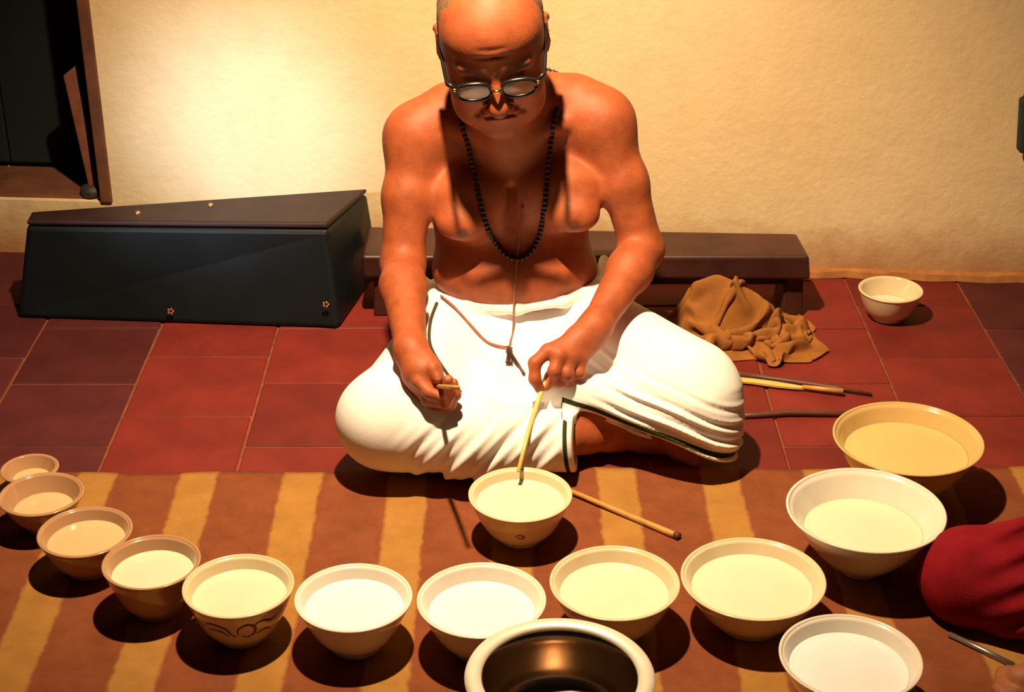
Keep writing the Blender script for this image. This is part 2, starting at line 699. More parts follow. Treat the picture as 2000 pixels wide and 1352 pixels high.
# dark door leaf set back in the opening
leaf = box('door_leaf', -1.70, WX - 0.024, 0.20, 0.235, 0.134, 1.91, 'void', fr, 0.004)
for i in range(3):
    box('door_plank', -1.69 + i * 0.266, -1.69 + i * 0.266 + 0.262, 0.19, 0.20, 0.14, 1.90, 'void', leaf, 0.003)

# plaster ledge at the foot of the wall
bb = empty('baseboard_back', (0, 3.255, 0), math.radians(-3.93))
tag(bb, kind='structure')
bm = bmesh.new()
N = 60
prev = None
for i in range(N + 1):
    x = 0.62 + (2.6 - 0.62) * i / N
    w = 0.016 + 0.004 * math.sin(i * 1.7) + random.uniform(-.002, .002)
    hgt = 0.014 + random.uniform(-.002, .002)
    ring = [bm.verts.new(p) for p in ((x, 0.0, 0.0), (x, -w, 0.0), (x, -w + .004, hgt), (x, 0.0, hgt + .004))]
    if prev:
        for k in range(4):
            bm.faces.new((prev[k], prev[(k + 1) % 4], ring[(k + 1) % 4], ring[k]))
    prev = ring
from_bm('ledge', bm, simple('ochre_plaster', (0.40, 0.17, 0.05), 0.9, 0.2, 25, bump=0.3), bb)

# floor with its clay tiles
floor = empty('floor', (0, 0, 0))
tag(floor, kind='structure')
box('mortar_bed', -3.2, 3.2, 0.2, 3.6, -0.06, -0.004, 'mortar', floor)
TW = 0.2365
tile_bm = bmesh.new()
bm_box(tile_bm, -TW / 2 + .0025, TW / 2 - .0025, -.114, .114, -0.03, 0.0, 0.0025, 1)
tile_me = bpy.data.meshes.new('tile')
bmesh.ops.recalc_face_normals(tile_bm, faces=tile_bm.faces[:])
tile_bm.to_mesh(tile_me)
tile_bm.free()
tile_me.materials.append(M['tile'])
tile_shaded_me = tile_me.copy()
tile_shaded_me.materials.clear()
tile_shaded_me.materials.append(M['tile_shaded'])
TL = 0.2325
for ci in range(-6, 7):
    x = -0.4705 + TW * (ci + 0.5) + 2 * TW
    col_x0 = x - TW / 2
    off = 2.7165 if ci % 2 == 0 else 2.824
    for r in range(-6, 4):
        y = off + TL * (r + 0.5)
        if y < 1.25 or y > 3.47:
            continue
        dark = x < -0.70 or (x > 0.95)  # side tiles get a darker clay, floor shade painted into their colour
        o = bpy.data.objects.new('tile', tile_shaded_me if dark else tile_me)
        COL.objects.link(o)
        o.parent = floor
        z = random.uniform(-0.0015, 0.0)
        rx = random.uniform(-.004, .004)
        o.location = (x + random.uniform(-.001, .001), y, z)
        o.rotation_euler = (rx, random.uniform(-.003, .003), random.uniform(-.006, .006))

# striped rug
rug_root = empty('striped_rug', (0, 1.5, 0))
tag(rug_root, 'flat woven cotton rug with brown and gold stripes under the bowls', 'rug')
NX, NY = 130, 90
gx = np.linspace(-1.25, 1.25, NX)
gy = np.linspace(0.55, 1.0, NY)
bm = bmesh.new()
top = []
for i in range(NX):
    colv = []
    for j in range(NY):
        X = gx[i]
        far = 2.398 + 0.010 * X + 0.006 * math.sin(X * 5 + 1) + 0.003 * math.sin(X * 23)
        Yv = 0.75 + (far - 0.75) * j / (NY - 1)
        Zv = 0.0065 + 0.0012 * math.sin(X * 9 + Yv * 5) + 0.0010 * math.sin(X * 3 - Yv * 11)
        if j == NY - 1:
            Zv -= 0.003
        colv.append(bm.verts.new((X, Yv - 1.5, Zv)))
    top.append(colv)
for i in range(NX - 1):
    for j in range(NY - 1):
        bm.faces.new((top[i][j], top[i + 1][j], top[i + 1][j + 1], top[i][j + 1]))
rug = from_bm('woven_cloth', bm, 'rug', rug_root, True)
sol = rug.modifiers.new('thick', 'SOLIDIFY')
sol.thickness = 0.004
sol.offset = -1
RZ = 0.007

# ================================================================== FURNITURE BEHIND THE MAN
case = empty('long_case', (-0.65, 3.05, 0))
tag(case, 'long black lacquered wooden case lying along the wall', 'case')
cx, cy = -0.65, 3.05


def loc(p):
    return (p[0] - cx, p[1] - cy, p[2])


bot = [(-1.005, 2.995, 0.0), (-0.345, 2.945, 0.0), (-0.285, 3.235, 0.0), (-1.0, 3.13, 0.0)]
mid = [(-0.967, 3.020, 0.192), (-0.365, 2.997, 0.194), (-0.301, 3.195, 0.194), (-0.970, 3.073, 0.192)]
top4 = [(-0.965, 3.022, 0.203), (-0.366, 3.000, 0.208), (-0.302, 3.192, 0.205), (-0.968, 3.070, 0.203)]
bm = bmesh.new()
bm_hexa(bm, [loc(p) for p in bot], [loc(p) for p in mid], 0.010, 3)
from_bm('case_body', bm, 'black_wood', case)
bm = bmesh.new()
lid_lo = [(p[0], p[1], p[2] + 0.002) for p in mid]
bm_hexa(bm, [loc(p) for p in lid_lo], [loc(p) for p in top4], 0.004, 2)
lid = from_bm('lid', bm, simple('worn_dark_lid', (0.026, 0.011, 0.012), 0.5, 0.35, 9, spec=0.35, bump=0.2, bscale=40), case)
for p in ((-0.752, 3.058, 0.205), (-0.612, 3.098, 0.206)):
    bm = bmesh.new()
    bm_lathe(bm, [(0, 0.004), (0.003, 0.0036), (0.0055, 0.0015), (0.006, -0.004), (0, -0.004)], 16)
    s = from_bm('stud', bm, 'stud', lid, True)
    s.location = loc(p)
for (px, py, pz) in ((-0.685, 2.965, 0.030), (-0.37, 2.944, 0.055)):
    bm = bmesh.new()
    for k in range(5):
        a = 2 * PI * k / 5
        bmesh.ops.create_icosphere(bm, subdivisions=1, radius=0.003, matrix=Matrix.Translation((0.005 * math.cos(a), 0, 0.005 * math.sin(a))) @ Matrix.Diagonal((1, 0.5, 1, 1)))
    s = from_bm('flower_ornament', bm, 'stud', case, True)
    s.location = loc((px, py, pz))
bench = empty('low_bench', (0.14, 3.05, 0))
tag(bench, 'low dark brown wooden bench behind the seated man', 'bench')
bm = bmesh.new()
bm_hexa(bm, [(-0.44, -0.055, .088), (0.458, -0.062, .088), (0.458, 0.085, .088), (-0.44, 0.115, .088)],
        [(-0.44, -0.055, .138), (0.452, -0.060, .140), (0.445, 0.062, .138), (-0.44, 0.10, .138)], 0.007, 3)
from_bm('seat_plank', bm, 'brown_wood', bench)
for xx in (-0.40, 0.43):
    bm = bmesh.new()
    bm_hexa(bm, [(xx - .022, -.045, 0), (xx + .022, -.045, 0), (xx + .022, .065, 0), (xx - .022, .065, 0)],
            [(xx - .018, -.04, .088), (xx + .018, -.04, .088), (xx + .018, .06, .088), (xx - .018, .06, .088)], 0.004)
    from_bm('leg', bm, 'brown_wood', bench)
box('apron', -0.38, 0.41, 0.0, 0.02, 0.05, 0.088, 'brown_wood', bench, 0.002)

# pole standing in the opening with its stone base
pole = empty('wooden_post', (-0.917, 3.350, 0.132))
tag(pole, 'slim reddish wooden post with a round black foot in the dark opening', 'post')
bm = bmesh.new()
bm_hexa(bm, [(-.006, -.005, .016), (.013, -.005, .016), (.013, .007, .016), (-.006, .007, .016)],
        [(-.034, .006, .264), (-.008, .006, .283), (-.008, .018, .283), (-.034, .018, .264)], 0.002)
from_bm('shaft', bm, 'pole_wood', pole)
lathe('round_foot', [(0, 0), (.024, 0), (.027, .006), (.024, .016), (.012, .022), (0, .022)], 'black_stone', pole, 32)

# ================================================================== BOWLS
def bowl_profile(R, H, foot, belly, lip=0.0035, fh=0.009):
    n = 14
    outer = []
    for i in range(n + 1):
        t = i / n
        r = foot + (R - foot) * (math.sin(t * PI / 2) ** belly)
        z = fh + (H - fh) * (1 - math.cos(t * PI / 2)) ** 0.85 if belly < 1 else fh + (H - fh) * t
        outer.append((r, z))
    return outer


def make_bowl(X, Y, z0, R, H, level, label, pm, wm, foot=0.45, belly=0.75, group='bowls of water', name='porcelain_bowl', rot=0.0):
    root = empty(name, (X, Y, z0), rot)
    tag(root, label, 'bowl', group)
    fr_ = R * foot
    fh = 0.009
    n = 18
    lip = 0.0042
    out = []
    for i in range(n + 1):
        t = i / n
        r = fr_ + (R - fr_) * (t ** belly)
        out.append((r, fh + (H - fh) * (t ** (1.0 + 0.35 * (1 - belly)))))
    # little flare at the lip
    out[-1] = (R, H - 0.003)
    inner = []
    for i in range(n, -1, -1):
        r, z = out[i]
        inner.append((max(r - lip, 0.0) if i > 0 else fr_ * 0.8, z + (0.003 if i < n else 0.0) + (0.004 if i == 0 else 0)))
    prof = [(0, fh - .002)] + out + [(R + 0.0004, H - 0.0008), (R - lip * 0.4, H), (R - lip, H - 0.0015)] + inner + [(0, fh + 0.006)]
    lathe('bowl_wall', prof, pm, root, 72)
    lathe('foot_ring', [(fr_ - .007, fh), (fr_ - .006, 0), (fr_ - .001, 0), (fr_ + .0006, .002), (fr_ - .0002, fh + .001)], pm, root, 48)
    # water surface meets the inner wall at the level
    zl = H * level
    ri = None
    pts = sorted([(z, r) for r, z in inner])
    for (za, ra), (zb, rb) in zip(pts, pts[1:]):
        if za <= zl <= zb:
            ri = ra + (rb - ra) * (zl - za) / max(zb - za, 1e-6)
    ri = ri or R * 0.8
    bm = bmesh.new()
    bm_lathe(bm, [(0, zl), (ri * 0.5, zl), (ri * 0.9, zl), (ri - 0.002, zl + 0.0002), (ri + 0.0006, zl + 0.0012), (ri - 0.001, zl - 0.004), (0, zl - 0.004)], 72)
    from_bm('water', bm, wm, root, True)
    return root, out


B = [
    # X, Y, R, H, level, porcelain, water, label, foot, belly
    (-0.796, 2.322, 0.047, 0.045, 0.55, 'porcelain_dimmed', 'water_dimmed', 'small low bowl at the far left end of the row, farthest from the camera', .45, .7),
    (-0.747, 2.215, 0.066, 0.062, 0.55, 'porcelain_dimmed', 'water_dimmed', 'bowl second from the far left end, overlapping the one behind it', .45, .7),
    (-0.649, 2.095, 0.071, 0.070, 0.72, 'porcelain_dimmed', 'water_dimmed', 'bowl third from the far left end of the curved row', .48, .65),
    (-0.526, 1.991, 0.071, 0.086, 0.74, 'porcelain_dimmed', 'water_cream', 'small bowl beside the bowl with painted scrolls', .48, .65),
    (-0.390, 1.930, 0.079, 0.087, 0.76, 'porcelain_cream', 'water_cream', 'cream bowl with brown scrolls painted on its outer side', .46, .62),
    (-0.224, 1.906, 0.083, 0.084, 0.76, 'porcelain_white', 'water_white', 'white bowl between the scroll-painted bowl and the bowl left of the steel pot', .45, .7),
    (-0.043, 1.899, 0.091, 0.085, 0.72, 'porcelain_white', 'water_white', 'white bowl partly hidden by the left side of the steel pot', .45, .7),
    (0.147, 1.941, 0.093, 0.085, 0.74, 'porcelain_cream', 'water_cream', 'cream bowl just behind the right side of the steel pot', .46, .68),
    (0.348, 1.959, 0.104, 0.080, 0.74, 'porcelain_cream', 'water_cream', 'wide cream bowl left of the large white bowl', .46, .7),
    (0.534, 2.096, 0.119, 0.110, 0.64, 'porcelain_white', 'water_cream', 'large white bowl near the red cloth knee', .26, .72),
    (0.646, 2.318, 0.121, 0.106, 0.72, 'porcelain_yellow', 'water_yellow', 'large yellow bowl behind the large white bowl', .30, .65),
    (0.453, 1.769, 0.095, 0.085, 0.74, 'porcelain_white', 'water_white', 'white bowl at the lower right, cut by the bottom of the picture', .45, .7),
    (0.013, 2.183, 0.081, 0.082, 0.78, 'porcelain_cream', 'water_cream', 'cream bowl right in front of the crossed legs', .42, .6),
]
bowls = []
for b in B:
    X, Y, R, H, lv, pm, wm, lab, ft, be = b
    bowls.append(make_bowl(X, Y, RZ, R, H, lv, lab, pm, wm, ft, be, rot=random.uniform(0, 6)))
make_bowl(0.763, 2.998, 0.0, 0.064, 0.065, 0.45, 'small cream bowl alone on the tiles near the wall', 'porcelain_cream', 'water_cream', .5, .55)


# brush scrolls on the cream bowl
def motif(root, out, th0, pts, w, name='painted_scroll'):
    """a painted stroke laid over the bowl's outer wall: pts are (angle, height 0..1)"""
    rs = [r for r, z in out]
    zs = [z for r, z in out]

    def P(th, h):
        z = zs[0] + (zs[-1] - zs[0]) * h
        r = float(np.interp(z, zs, rs)) + 0.0005
        return Vector((r * math.cos(th0 + th), r * math.sin(th0 + th), z))
    pp = catmull([(a, h, 0) for a, h in pts], 8)
    bm = bmesh.new()
    prev = None
    for i, p in enumerate(pp):
        q0, q1 = pp[max(i - 1, 0)], pp[min(i + 1, len(pp) - 1)]
        ax, hx = q1.x - q0.x, q1.y - q0.y
        L = math.hypot(ax * 1.0, hx) + 1e-9
        ww = w * (0.5 + 0.8 * math.sin(PI * i / (len(pp) - 1)))
        na, nh = -hx / L * ww, ax / L * ww
        pair = (bm.verts.new(P(p.x + na, p.y + nh)), bm.verts.new(P(p.x - na, p.y - nh)))
        if prev:
            bm.faces.new((prev[0], prev[1], pair[1], pair[0]))
        prev = pair
    o = from_bm(name, bm, 'motif', root, True)
    md = o.modifiers.new('t', 'SOLIDIFY')
    md.thickness = 0.0006
    return o


rt, ot = bowls[4]
rt.rotation_euler = (0, 0, 0)
a0 = -PI / 2
motif(rt, ot, a0, [(-0.60, .70), (-0.40, .78), (-0.15, .70), (-0.05, .55), (0.05, .45)], 0.022)
motif(rt, ot, a0, [(-0.55, .58), (-0.35, .62), (-0.18, .55), (-0.1, .45)], 0.018)
motif(rt, ot, a0, [(0.10, .50), (0.12, .68), (0.28, .78), (0.44, .70), (0.45, .50), (0.30, .42), (0.17, .48)], 0.022)
motif(rt, ot, a0, [(0.42, .74), (0.60, .80), (0.80, .72), (0.95, .78)], 0.02)
motif(rt, ot, a0, [(0.50, .45), (0.68, .52), (0.85, .46)], 0.018)
motif(rt, ot, a0, [(-1.2, .72), (-1.0, .78), (-0.8, .66), (-0.7, .56)], 0.02)
rt, ot = bowls[12]
rt.rotation_euler = (0, 0, 0)
motif(rt, ot, a0, [(-.12, .50), (-.02, .56), (.08, .50), (.03, .43), (-.08, .46)], 0.018)

# steel vessel in the foreground
pot = empty('steel_vessel', (0.062, 1.705, RZ))
tag(pot, 'round steel vessel with a thick bright rim, empty and dark inside', 'pot')
R_, H_ = 0.121, 0.105
prof = [(0, 0.0), (0.085, 0.0), (0.10, .006), (0.111, .03), (R_ - .004, .07), (R_ - .004, H_ - .008), (R_ - .0095, H_ - .008), (R_ - .0095, .07), (0.104, .032), (0.094, .012), (0.08, .005), (0, .005)]
pr2 = [prof[0]]
lathe('vessel_wall', prof, 'steel', pot, 96)
rim = [(R_ - .0085 + .0115 * math.cos(t), H_ - .004 + .006 * math.sin(t)) for t in [2 * PI * k / 14 for k in range(15)]]
lathe('rolled_rim', rim, 'steel_rim', pot, 96)
# raised boss in the vessel's bottom
lathe('centre_boss', [(0, .011), (.012, .010), (.02, .006), (.022, .0045), (0, .0045)], 'steel', pot, 48)


# ================================================================== STICKS
def stick(name, pts, rad, mat, label, cat='stick', group=None, tip=None):
    c = Vector(pts[0])
    root = empty(name, c)
    tag(root, label, cat, group)
    tube('shaft', [Vector(p) - c for p in pts], rad, mat, root, 12)
    return root


s1 = stick('bamboo_beater', [(0.096, 2.313, RZ + .006), (0.15, 2.268, RZ + .0062), (0.21, 2.220, RZ + .0055), (0.250, 2.187, RZ + .0058), (0.264, 2.176, RZ + .0058)],
           [.0042, .0045, .0052, .0058, .0054], 'bamboo', 'thin bamboo stick lying on the rug right of the bowl before the man')
bmc = bmesh.new()
bm_tube(bmc, [(0.162, -0.132, .0002), (0.1685, -0.1375, .0002)], .0061, 12)
from_bm('end_cap', bmc, 'dark_stick', s1, True)

# flat pale bamboo blade with its handle, behind the knee
c = Vector((0.50, 2.70, 0.004))
sp = empty('bamboo_spatula', c)
tag(sp, 'pale yellow flat bamboo spatula on the tiles behind the knee', 'spatula')
bm = bmesh.new()
A = np.array([(0.405, 2.722), (0.45, 2.712), (0.49, 2.700), (0.525, 2.690), (0.545, 2.685)])
wd = [.016, .016, .018, .013, .006]
ring = []
for (x, y), w in zip(A, wd):
    ring.append([bm.verts.new((x - c.x, y - w / 2 - c.y, .0)), bm.verts.new((x - c.x, y - w / 2 - c.y, .004)), bm.verts.new((x - c.x, y + w / 2 - c.y, .004)), bm.verts.new((x - c.x, y + w / 2 - c.y, 0))])
for r0, r1 in zip(ring, ring[1:]):
    for k in range(4):
        bm.faces.new((r0[k], r0[(k + 1) % 4], r1[(k + 1) % 4], r1[k]))
bm.faces.new(ring[0])
bm.faces.new(ring[-1][::-1])
from_bm('blade', bm, 'pale_bamboo', sp)
tube('handle', [(0.54 - c.x, 2.686 - c.y, .004), (0.575 - c.x, 2.675 - c.y, .005), (0.612 - c.x, 2.664 - c.y, .006)], [.004, .005, .0055], 'bamboo', sp, 10)
stick('dark_cane', [(0.40, 2.748, .006), (0.50, 2.718, .006), (0.60, 2.687, .006), (0.665, 2.662, .005)], [.006, .006, .005, .0028], 'dark_stick', 'thin dark cane lying just behind the pale bamboo spatula')
stick('tile_edge_shade', [(0.37, 2.578, .004), (0.44, 2.583, .005), (0.50, 2.590, .0065), (0.56, 2.589, .006), (0.64, 2.586, .005)], [.005, .0055, .006, .006, .005], 'dark_stick', 'dark strip added for the shaded tile edge between the knee and the large yellow bowl')  # added dark strip in place of the shaded gap at the tile edge

# ================================================================== THE SEATED MUSICIAN
man = empty('person', (0, 2.6, 0))
tag(man, 'bare-chested man in white cloth and glasses, seated cross-legged at the bowls', 'person')
MO = np.array([0, 2.6, 0.0])

# ---- head frame
HC = np.array([-0.032, 2.625, 0.690])
HS = 1.08
_p, _r, _y = math.radians(27), math.radians(-6.5), math.radians(4)
Rx = np.array([[1, 0, 0], [0, math.cos(_p), -math.sin(_p)], [0, math.sin(_p), math.cos(_p)]])
Ry = np.array([[math.cos(_r), 0, math.sin(_r)], [0, 1, 0], [-math.sin(_r), 0, math.cos(_r)]])
Rz = np.array([[math.cos(_y), -math.sin(_y), 0], [math.sin(_y), math.cos(_y), 0], [0, 0, 1]])
HR = Rz @ Rx @ Ry


def hw(p):
    return HR @ (np.array(p, float) * HS) + HC


H3 = 0.0027
fb = Field((-0.28, 2.30, 0.0), (0.44, 2.93, 0.86), H3)
# trunk
fb.ell((0.0, 2.80, .13), (.145, .105, .12), .03)
fb.ell((0.005, 2.742, .225), (.152, .112, .082), .03)
fb.ell((-0.002, 2.775, .33), (.146, .10, .14), .04)
fb.ell((-0.002, 2.79, .43), (.150, .085, .11), .05)
fb.cone((-0.120, 2.765, .485), (0.115, 2.765, .502), .060, .060, .05)
fb.ell((-0.078, 2.700, .378), (.072, .046, .058), .03)
fb.ell((0.090, 2.700, .392), (.072, .046, .058), .03)
fb.ell((-0.088, 2.662, .345), (.044, .032, .032), .03)
fb.ell((0.108, 2.662, .360), (.044, .032, .032), .03)
fb.cone((0.0, 2.75, .54), (-.105, 2.765, .525), .05, .042, .04)
fb.cone((0.0, 2.75, .54), (.105, 2.765, .540), .05, .042, .04)
# crease under the breast and belly fold
fb.chain([(-0.14, 2.665, .318), (-0.08, 2.640, .300), (0.0, 2.632, .302), (.08, 2.640, .312), (.14, 2.665, .335)], [.010] * 5, .016, 'sub')
fb.chain([(-0.10, 2.642, .262), (-0.02, 2.628, .257), (.08, 2.640, .266)], [.0015] * 3, .010, 'sub')
fb.chain([(-0.002, 2.69, .40), (-0.002, 2.67, .34)], [.004, .003], .02, 'sub')
# collar bones
fb.chain([(-.02, 2.69, .487), (-.08, 2.70, .503), (-.14, 2.735, .528)], [.007] * 3, .02)
fb.chain([(.02, 2.69, .489), (.08, 2.70, .512), (.135, 2.735, .540)], [.007] * 3, .02)
# neck
fb.cone((-.008, 2.745, .50), (-.028, 2.655, .635), .062, .060, .04)
# arms
for sx_, sh, el, wr in ((-1, (-.172, 2.742, .474), (-.193, 2.655, .272), (-.166, 2.400, .230)), (1, (.162, 2.742, .500), (.232, 2.690, .285), (.142, 2.502, .224))):
    sh, el, wr = map(np.array, (sh, el, wr))
    fb.ell(sh + (0, 0, .004), (.052, .055, .058), .04)
    m1 = sh * .55 + el * .45 + np.array([sx_ * .004, -.006, 0])
    fb.cone(sh, m1, .046, .041, .03)
    fb.cone(m1, el, .041, .037, .02)
    m2 = el * .68 + wr * .32 + np.array([sx_ * .004, .0, .006])
    fb.cone(el, m2, .037, .038, .02)
    fb.cone(m2, wr, .038, .0255, .02)
    fb.ell(el + np.array([sx_ * .008, .018, -.012]), (.022, .022, .022), .02)
# right hand (closed, resting on the lap)
SH = np.array((.003, -.043, .026))
W = np.array((-.169, 2.442, .204)) + SH
fb.cone(W, np.array((-.150, 2.405, .184)) + SH, .0255, .029, .02)
fb.cone(np.array((-.150, 2.405, .184)) + SH, np.array((-.134, 2.392, .158)) + SH, .029, .026, .02)
RHF = {
    'index': [(-.164, 2.405, .203), (-.155, 2.377, .182), (-.137, 2.361, .169), (-.119, 2.355, .166)],
    'thumb': [(-.144, 2.412, .208), (-.131, 2.386, .200), (-.123, 2.374, .189)],
    'middle': [(-.141, 2.374, .148), (-.111, 2.355, .155), (-.103, 2.349, .176), (-.105, 2.354, .196)],
    'ring': [(-.137, 2.386, .134), (-.104, 2.368, .143), (-.095, 2.364, .165), (-.098, 2.369, .182)],
    'pinky': [(-.134, 2.400, .132), (-.104, 2.386, .138), (-.094, 2.381, .153), (-.097, 2.385, .166)],
}
RHF = {k: [tuple(np.array(p) + SH) for p in v] for k, v in RHF.items()}
for nme, pts in RHF.items():
    r = {'thumb': [.013, .0115, .0095], 'index': [.0115, .0105, .0098, .0088], 'pinky': [.0095, .0088, .008, .0074]}.get(nme, [.011, .0102, .0095, .0086])
    fb.chain(pts, r, .005)
# left hand, hanging from the wrist and pinching a beater
fb.cone((.142, 2.502, .224), (.118, 2.475, .214), .0255, .027, .02)
LK = [(.060, 2.440, .208), (.079, 2.432, .204), (.098, 2.436, .197), (.116, 2.446, .191)]
for i, kpt in enumerate(LK):
    fb.cone((.124 + .004 * i, 2.480 + .004 * i, .217 - .004 * i), kpt, .0165, .0122 - .0006 * i, .016)
LHF = {
    'index': [LK[0], (.038, 2.424, .194), (.038, 2.412, .170), (.046, 2.412, .152)],
    'middle': [LK[1], (.070, 2.414, .184), (.074, 2.420, .162), (.080, 2.434, .150)],
    'ring': [LK[2], (.092, 2.419, .176), (.096, 2.430, .157), (.098, 2.444, .148)],
    'pinky': [LK[3], (.113, 2.432, .171), (.112, 2.444, .154), (.108, 2.455, .148)],
    'thumb': [(.108, 2.478, .206), (.082, 2.460, .177), (.066, 2.440, .158), (.056, 2.428, .148)],
}
for nme, pts in LHF.items():
    r = {'thumb': [.016, .0125, .011, .009], 'pinky': [.0105, .0094, .0086, .0076]}.get(nme, [.0118, .0106, .0098, .0086])
    fb.chain(pts, r, .006)
# legs (mostly under the cloth)
fb.cone((-.07, 2.78, .11), (-.205, 2.385, .112), .075, .050, .03)
fb.cone((.08, 2.78, .11), (.285, 2.44, .132), .075, .052, .03)
fb.cone((-.205, 2.385, .112), (.085, 2.402, .060), .048, .029, .03)
fb.cone((.285, 2.44, .132), (.085, 2.455, .085), .046, .034, .03)
# right foot lies on its side under the other knee, toes to the right
fb.chain([(.085, 2.402, .060), (.125, 2.432, .050), (.17, 2.458, .040), (.235, 2.468, .030), (.285, 2.445, .026)], [.029, .028, .029, .029, .024], .02)
fb.ell((.105, 2.452, .035), (.028, .03, .028), .02)
for i in range(5):
    z = .014 + .009 * i
    y = 2.412 + .007 * i
    fb.chain([(.282, y + .016, z), (.304, y + .004, z - .001), (.315 - .003 * abs(i - 1), y - .006, z - .001)], [.0105 - .0008 * i, .0095 - .0008 * i, .0105 - .001 * i], .006)

# ---- head
def he(c, r, k=.02, op='add', R=None):
    fb.ell(hw(c), np.array(r) * HS, k, op, HR if R is None else HR @ R)


def hc(a, b, r1, r2, k=.01, op='add'):
    fb.cone(hw(a), hw(b), r1 * HS, r2 * HS, k, op)


he((0, .012, .035), (.078, .098, .084), .02)
he((0, -.035, .045), (.069, .056, .052), .03)
he((0, -.028, -.045), (.064, .068, .072), .03)
he((0, -.055, -.098), (.042, .032, .030), .03)
he((0, -.072, -.120), (.023, .017, .015), .02)
he((0, -.02, -.11), (.052, .05, .030), .04)
for s in (-1, 1):
    he((s * .046, -.060, -.040), (.024, .026, .026), .025)
    he((s * .047, -.045, -.082), (.022, .030, .028), .03)
    he((s * .054, -.030, .0), (.018, .03, .03), .03)
    hc((s * .012, -.0885, .021), (s * .046, -.077, .018), .0085, .0075, .018)
    he((s * .032, -.098, -.004), (.020, .013, .0120), .016, 'sub')
    he((s * .031, -.079, -.005), (.0150, .0140, .0130), .005)
    hc((s * .019, -.0925, -.010), (s * .045, -.0835, -.010), .0025, .0025, .004)
    # bag under the eye, smile fold
    hc((s * .020, -.090, -.020), (s * .044, -.080, -.022), .004, .003, .010)
    hc((s * .020, -.099, -.047), (s * .036, -.083, -.075), .0022, .0015, .010, 'sub')
    # ears
    Re = np.array([[math.cos(s * .35), -math.sin(s * .35), 0], [math.sin(s * .35), math.cos(s * .35), 0], [0, 0, 1]])
    he((s * .080, .012, -.004), (.0075, .0185, .032), .008, 'add', Re)
    he((s * .0885, .006, .0), (.006, .010, .018), .005, 'sub', Re)
    he((s * .079, .004, -.033), (.006, .009, .010), .006)
    hc((s * .0825, .010, .026), (s * .0855, .026, .010), .004, .004, .006)
# nose
hc((0, -.092, .012), (0, -.112, -.028), .0085, .0125, .012)
he((0, -.1165, -.036), (.0145, .0145, .0125), .010)
for s in (-1, 1):
    he((s * .0145, -.104, -.041), (.0098, .0115, .0090), .008)
    he((s * .0080, -.113, -.0485), (.0042, .006, .004), .003, 'sub')
# mouth
hc((-.022, -.090, -.067), (.022, -.090, -.067), .006, .006, .008)
hc((-.018, -.091, -.078), (.018, -.091, -.078), .006, .006, .008)
hc((-.026, -.0945, -.0725), (.026, -.0945, -.0725), .0022, .0022, .004, 'sub')
hc((0, -.099, -.052), (0, -.097, -.062), .002, .0025, .006, 'sub')
# frown lines
hc((-.006, -.1015, .022), (-.008, -.100, .040), .0012, .001, .006, 'sub')
hc((.006, -.1015, .022), (.007, -.100, .040), .0012, .001, .006, 'sub')
for zz in (.048, .062):
    hc((-.03, -.0925, zz), (.03, -.0925, zz + .001), .001, .001, .006, 'sub')

gx_, gy_, gz_ = fb.grid()
body_me, V = fb.mesh('body')
# ---- skin tint
L = (V - HC) @ HR / HS
skin = np.array([0.385, 0.095, 0.031])
tint = np.tile(skin, (len(V), 1))
near_head = (np.linalg.norm(L, axis=1) < .15)


def paint(mask, col):
    global tint
    tint = tint * (1 - mask[:, None]) + np.array(col) * mask[:, None]


lips = np.exp(-((L[:, 2] + .0725) / .008) ** 2) * smooth01(-L[:, 1], .080, .088) * smooth01(.026 - np.abs(L[:, 0]), 0, .008) * near_head
paint(lips * .8, (.20, .045, .03))
brow = np.exp(-((L[:, 2] - .0225) / .006) ** 2) * smooth01(-L[:, 1], .070, .078) * smooth01(.052 - np.abs(L[:, 0]), 0, .006) * smooth01(np.abs(L[:, 0]), .010, .015) * near_head
paint(brow * .75, (.34, .22, .16))
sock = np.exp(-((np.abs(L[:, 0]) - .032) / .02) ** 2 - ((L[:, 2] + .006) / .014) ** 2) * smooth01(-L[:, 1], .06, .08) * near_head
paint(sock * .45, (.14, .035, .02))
for cx_, cz_ in ((-.086, .340), (.108, .356)):
    d = np.sqrt((V[:, 0] - cx_) ** 2 + (V[:, 2] - cz_) ** 2)
    paint(smooth01(.013 - d, 0, .005) * (V[:, 1] < 2.68) * .7, (.13, .03, .02))
# nails
for F_ in (RHF, LHF):
    for pts in F_.values():
        e = np.array(pts[-1])
        pv = np.array(pts[-2])
        q = e + (e - pv) / np.linalg.norm(e - pv) * .005 + np.array((0, -.006, .003))
        d = np.linalg.norm(V - q, axis=1)
        paint(smooth01(.0065 - d, 0, .002) * .7, (.50, .24, .13))
# tilak dot between the brows
d = np.linalg.norm(L - np.array((0.002, -.1035, .018)), axis=1)
paint(smooth01(.0065 - d, 0, .0015) * .9, (.05, .015, .015))
ca = body_me.color_attributes.new('tint', 'FLOAT_COLOR', 'POINT')
ca.data.foreach_set('color', np.concatenate([tint, np.ones((len(V), 1))], 1).ravel())
body_me.vertices.foreach_set('co', (V - MO).ravel())
body_me.update()
link('body', body_me, 'skin', man)

